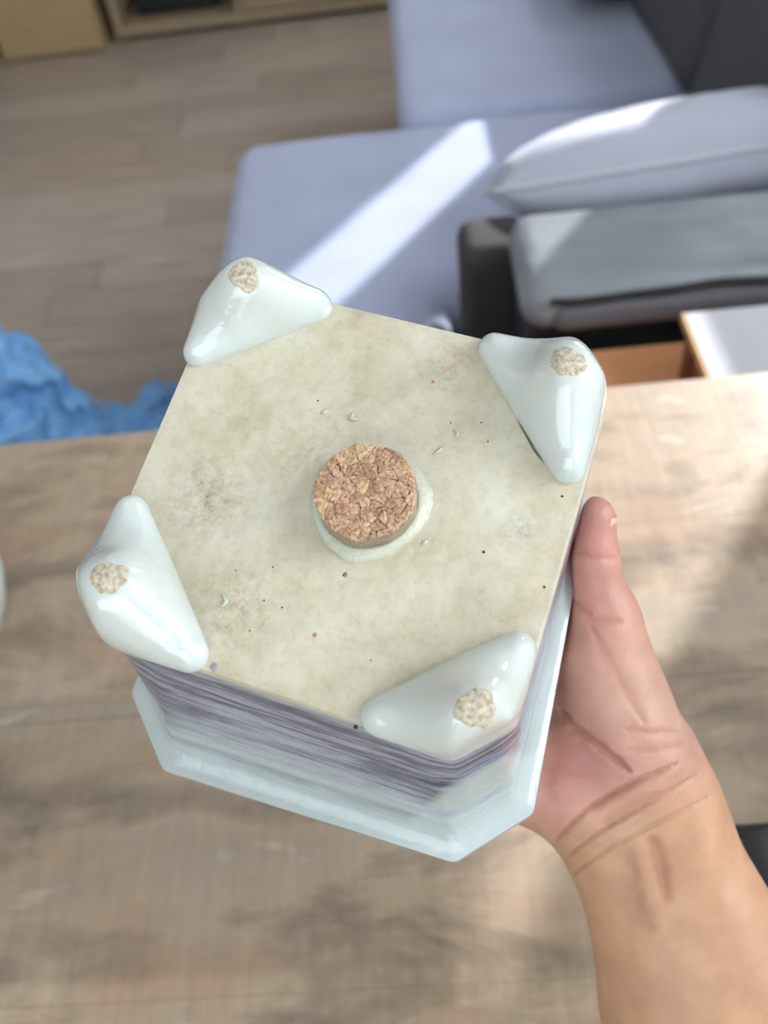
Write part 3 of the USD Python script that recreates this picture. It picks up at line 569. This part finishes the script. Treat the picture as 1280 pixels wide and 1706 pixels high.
for i in range(len(pts)):
    reg = vor.regions[vor.point_region[i]]
    if -1 in reg or not reg: continue
    pg = Polygon(vor.vertices[reg]).intersection(disc).buffer(rng.uniform(-.00007, .00012))
    if pg.is_empty or pg.geom_type != 'Polygon' or pg.area < 2e-7: continue
    pg = pg.buffer(-.0002).buffer(.0002, quad_segs=2)
    if pg.is_empty or pg.geom_type != 'Polygon': continue
    e = np.array(pg.exterior.coords)[:-1]; m_ = 20; sl = np.linspace(0, pg.exterior.length, m_, endpoint=False); e = np.array([pg.exterior.interpolate(s).coords[0] for s in sl])
    cen = e.mean(0); e = e+rng.normal(0, .00011, e.shape); hh = rng.uniform(.0000, .0006); tl = rng.uniform(-.2, .2, 2)
    ri = [(1.0, .0008, 0), (1.0, -.00022, 1), (.9, -.0004, 1), (.5, -.00046, 1), (.04, -.0005, 1)]
    vv = np.stack([np.column_stack([cen+(e-cen)*s, ctop+z-hh*f+f*((e-cen)*s@tl)*.6+f*rng.uniform(-.00016, .00016, m_)]) for s, z, f in ri])
    gmesh = grid_mesh(vv)
    if gmesh.face_normals[-1][2] > 0: gmesh.invert()
    obj('granule', gmesh, f'cork_{rng.integers(6)}', ct, smooth=45)

# ------------------------------------------------------------------ the person's right forearm and hand
J = lambda px, py, d: at(px, py, d)
W = lambda p: from_pot(p)
mm = .001
hand = []      # (a, b, ra, rb, blend)
# forearm: two bones side by side
rad0, rad1, rad2 = J(1108, 1352, .312), J(1258, 1680, .312), J(1410, 2010, .318)
uln0, uln1, uln2 = J(1012, 1392, .318), J(1130, 1690, .316), J(1262, 2040, .320)
hand += [(rad0, rad1, 17.5*mm, 26*mm, .012), (rad1, rad2, 26*mm, 33*mm, .012), (uln0, uln1, 14.5*mm, 24*mm, .016), (uln1, uln2, 24*mm, 31*mm, .016)]
hand += [((np.array(rad0)+uln0)/2, (np.array(rad1)+uln1)/2, 17*mm, 27*mm, .014)]
# palm, behind the rim
imcp, mmcp, rmcp, pmcp = W((.066, .012, .104)), W((.052, .030, .107)), W((.036, .044, .107)), W((.020, .056, .104))
heel_r, heel_u = J(1076, 1280, .312), J(972, 1328, .316)
hand += [(heel_r, imcp, 16*mm, 10.5*mm, .014), (heel_u, pmcp, 14*mm, 9.5*mm, .014), ((np.array(heel_r)+heel_u)/2, mmcp, 16*mm, 11*mm, .014), ((np.array(heel_r)*.4+np.array(heel_u)*.6), rmcp, 16*mm, 10.5*mm, .014),
         (heel_r, rad0, 16.5*mm, 17.5*mm, .014), (heel_u, uln0, 14*mm, 14*mm, .014), (J(985, 1230, .318), J(950, 1290, .314), 13*mm, 14*mm, .012)]
# thumb and its ball
tcmc, tmcp, tip_, ttip = J(1056, 1240, .304), J(1001, 1035, .296), J(983, 930, .291), J(989, 862, .288)
hand += [(tcmc, tmcp, 18.5*mm, 13*mm, .010), (J(1020, 1180, .302), J(985, 1090, .298), 16*mm, 12*mm, .008), (tmcp, tip_, 12*mm, 8.8*mm, .006), (tip_, ttip, 8.8*mm, 7.6*mm, .005)]
P0 = np.array([p for a, b, *_ in hand for p in (a, b)])
fingers = [([imcp, W((.030, -.014, .0905)), W((.010, -.030, .0895)), W((-.006, -.042, .0885))], [10, 8.6, 8.0, 6.8]),
           ([mmcp, W((.010, .004, .0905)), W((-.014, -.010, .0900)), W((-.032, -.020, .0885))], [10.3, 8.8, 8.1, 6.9]),
           ([rmcp, W((-.006, .024, .0905)), W((-.029, .012, .0900)), W((-.046, .003, .0885))], [9.8, 8.4, 7.8, 6.6]),
           ([pmcp, W((-.014, .043, .0905)), W((-.031, .035, .0895)), W((-.045, .028, .0885))], [9, 7.6, 7.0, 6.0])]
allp = np.vstack([P0]+[np.array(c) for c, _ in fingers]); lo, hi = allp.min(0)-.04, allp.max(0)+.04
h = .0017; P = field(lo, hi, h)
D = None
for a, b, ra, rb, kk in hand:
    d = cone(P, a, b, ra, rb); D = d if D is None else smin(D, d, kk)
for ch, rs in fingers:
    F = None
    for k in range(3):
        d = cone(P, ch[k], ch[k+1], rs[k]*mm, rs[k+1]*mm); F = d if F is None else smin(F, d, .003)
    D = smin(D, F, .005)
# the flesh gives way where it presses on the planter
lp = to_pot(P.reshape(-1, 3)).reshape(P.shape)
def pot_sdf(q):
    z = q[..., 2]; t = np.clip(z/.062, 0, 1); tr = np.clip((z-.064)/.010, 0, 1)
    rgt = (.0598+(.0568-.0598)*(q[..., 1]+.055)/.113)*(1-t)+(.0590+(.0615-.0590)*(q[..., 1]+.057)/.128)*t; rgt = rgt*(1-tr)+(.0612+(.0698-.0612)*(q[..., 1]+.064)/.1445)*tr
    d = np.maximum(q[..., 0]-rgt, np.maximum(z-.0805, -z)); d = np.maximum(d, q[..., 1]-.082); d = np.maximum(d, -.07-q[..., 1])
    return np.maximum(d, (q[..., 0]+q[..., 1]-.130)*.7071)
D = smax(D, .0006-pot_sdf(lp), .003)
arm = surface_nets(gaussian_filter(D.astype(float), .9), lo.astype(float), h)
parts_ = arm.split(only_watertight=False); arm = max(parts_, key=lambda q: len(q.vertices))
arm = trimesh.Trimesh(*trimesh.remesh.subdivide(arm.vertices, arm.faces), process=False)
for _ in range(2):                                   # relax the split faces
    nb = np.zeros_like(arm.vertices); ct_ = np.zeros(len(nb)); e = arm.edges_unique
    np.add.at(nb, e[:, 0], arm.vertices[e[:, 1]]); np.add.at(nb, e[:, 1], arm.vertices[e[:, 0]]); np.add.at(ct_, e.ravel(), 1)
    arm = trimesh.Trimesh(.5*arm.vertices+.5*nb/ct_[:, None], arm.faces, process=False)
v = np.array(arm.vertices); nrm = np.array(arm.vertex_normals)
def creases(v, nrm):
    q = (v-CAM)@M.T; px = np.column_stack([640+FPX*q[:, 0]/q[:, 2], 853+FPX*q[:, 1]/q[:, 2]]); front = np.clip(-(nrm*((v-CAM)/np.linalg.norm(v-CAM, axis=1, keepdims=True))).sum(1)*2, 0, 1)
    out = np.zeros(len(v)); red = np.zeros(len(v))
    for line, wd, dp in CREASES:
        l = np.array(line, float); d = np.full(len(v), 1e9); sp = np.zeros(len(v)); n_ = len(l)-1
        for i_, (a, b) in enumerate(zip(l[:-1], l[1:])):
            t = np.clip(((px-a)@(b-a))/((b-a)@(b-a)), 0, 1); dn = np.hypot(*(px-a-t[:, None]*(b-a)).T); sp = np.where(dn < d, (i_+t)/n_, sp); d = np.minimum(d, dn)
        d = d/(np.clip(np.minimum(sp+.12*(l[0, 1] > 1340), 1-sp)*5+.3, 0, 1) if wd < 10 else 1)*(1+.5*(meshkit.noise(np.column_stack([sp*9, sp*0+wd, sp*0]))-.5))
        gq = np.exp(-(d/wd)**2)*front; out -= dp*mm*gq; red = np.maximum(red, gq*min(dp, 1.2)/1.2*np.sign(dp))
    return out, red, px
CREASES = [([(925, 1402), (975, 1352), (1030, 1318), (1085, 1292), (1135, 1270)], 3.6, 1.15), ([(944, 1428), (1010, 1380), (1070, 1345), (1130, 1312), (1165, 1288)], 3.2, .95), ([(955, 1455), (1020, 1412), (1080, 1380), (1140, 1350), (1185, 1325)], 3.0, .7), ([(990, 1345), (1050, 1312), (1105, 1285)], 9, .8), ([(1010, 1372), (1060, 1338), (1100, 1322)], 8, .6),
           ([(932, 1180), (960, 1215), (1000, 1245), (1050, 1285)], 6, 1.4), ([(985, 1045), (1015, 1100), (1050, 1165), (1075, 1205)], 8, .7), ([(955, 1000), (985, 1030), (1035, 1035)], 8, .9), ([(960, 920), (1000, 930), (1028, 930)], 6, .6), ([(1040, 1215), (1085, 1222), (1135, 1215)], 7, .7), ([(1050, 1250), (1095, 1252), (1140, 1240)], 6, .6),
           ([(1088, 1405), (1098, 1440), (1108, 1490)], 13, 1.2), ([(1062, 1420), (1078, 1480), (1095, 1540)], 16, -.9), ([(1120, 1410), (1135, 1470)], 16, -.6), ([(930, 1215), (945, 1260), (930, 1310)], 22, -.9)]
dsp, red, px = creases(v, nrm); v = v + nrm*dsp[:, None]; arm = trimesh.Trimesh(v, arm.faces, process=False)
# tone: pink hand, tan forearm
along = np.clip((px[:, 1]-1285+.42*(px[:, 0]-1060))/110, 0, 1)[:, None]; pal, tan = np.array(srgb(184, 138, 122)), np.array(srgb(188, 144, 113))
pk = sum(a_*np.exp(-((px[:, 0]-x_)**2+(px[:, 1]-y_)**2)/(2*r_**2)) for x_, y_, r_, a_ in ((985, 880, 55, .8), (975, 1010, 50, .5), (935, 1290, 55, .7), (1000, 1270, 45, .4), (1130, 1150, 50, -.5), (1060, 1190, 60, -.2)))[:, None]
pal = pal*(1-np.clip(pk, -.6, .9)*.55)+np.array(srgb(186, 112, 108))*np.clip(pk, -.6, .9)*.55
col = pal*(1-along)+tan*along; nz = meshkit.fbm(v*55, 3, 3)[:, None]; col = col*(.92+.16*nz); col = col*(1-np.clip(red, 0, 1)[:, None]*np.array([.14, .22, .24]))
ps = thing('person', "person's bare right hand and forearm gripping the raised planter from the right", 'person', tuple(map(float, (rad0+uln0)/2)))
org = (rad0+uln0)/2
am = obj('hand_and_forearm', trimesh.Trimesh(v-org, arm.faces, process=False), 'skin', ps, smooth=True)
UsdGeom.PrimvarsAPI(am).CreatePrimvar('skin_tone', Sdf.ValueTypeNames.Color3fArray, 'vertex').Set([Gf.Vec3f(*map(float, c)) for c in col])
# thumb nail, on the side away from the planter
ax = (ttip-tip_)/np.linalg.norm(ttip-tip_); out = PW[:, 0]; out = out-ax*(out@ax); out /= np.linalg.norm(out); sid = np.cross(ax, out)
nn = 14; uu = np.linspace(-1, 1, nn); A_, B2 = np.meshgrid(uu, uu, indexing='ij')
ctr = ttip-ax*.0035; ang = B2*.72*np.sqrt(np.clip(1-(np.clip(-A_, 0, 1)**4)*.5, .2, 1))
rad = .0078
NV = ctr + (A_*.0046)[..., None]*ax + rad*(np.cos(ang)[..., None]*out+np.sin(ang)[..., None]*sid)*(1-.06*(A_[..., None]+1)/2)
inn_ = NV - .0008*(np.cos(ang)[..., None]*out+np.sin(ang)[..., None]*sid)
q0 = grid_mesh(NV, wrap=False); q1 = grid_mesh(inn_, wrap=False); q1.invert(); nl = trimesh.util.concatenate([q0, q1]); nl.vertices -= org
if (nl.face_normals[:len(q0.faces)]@out).mean() < 0: nl.invert()
obj('thumb_nail', nl, 'nail', ps, smooth=True)
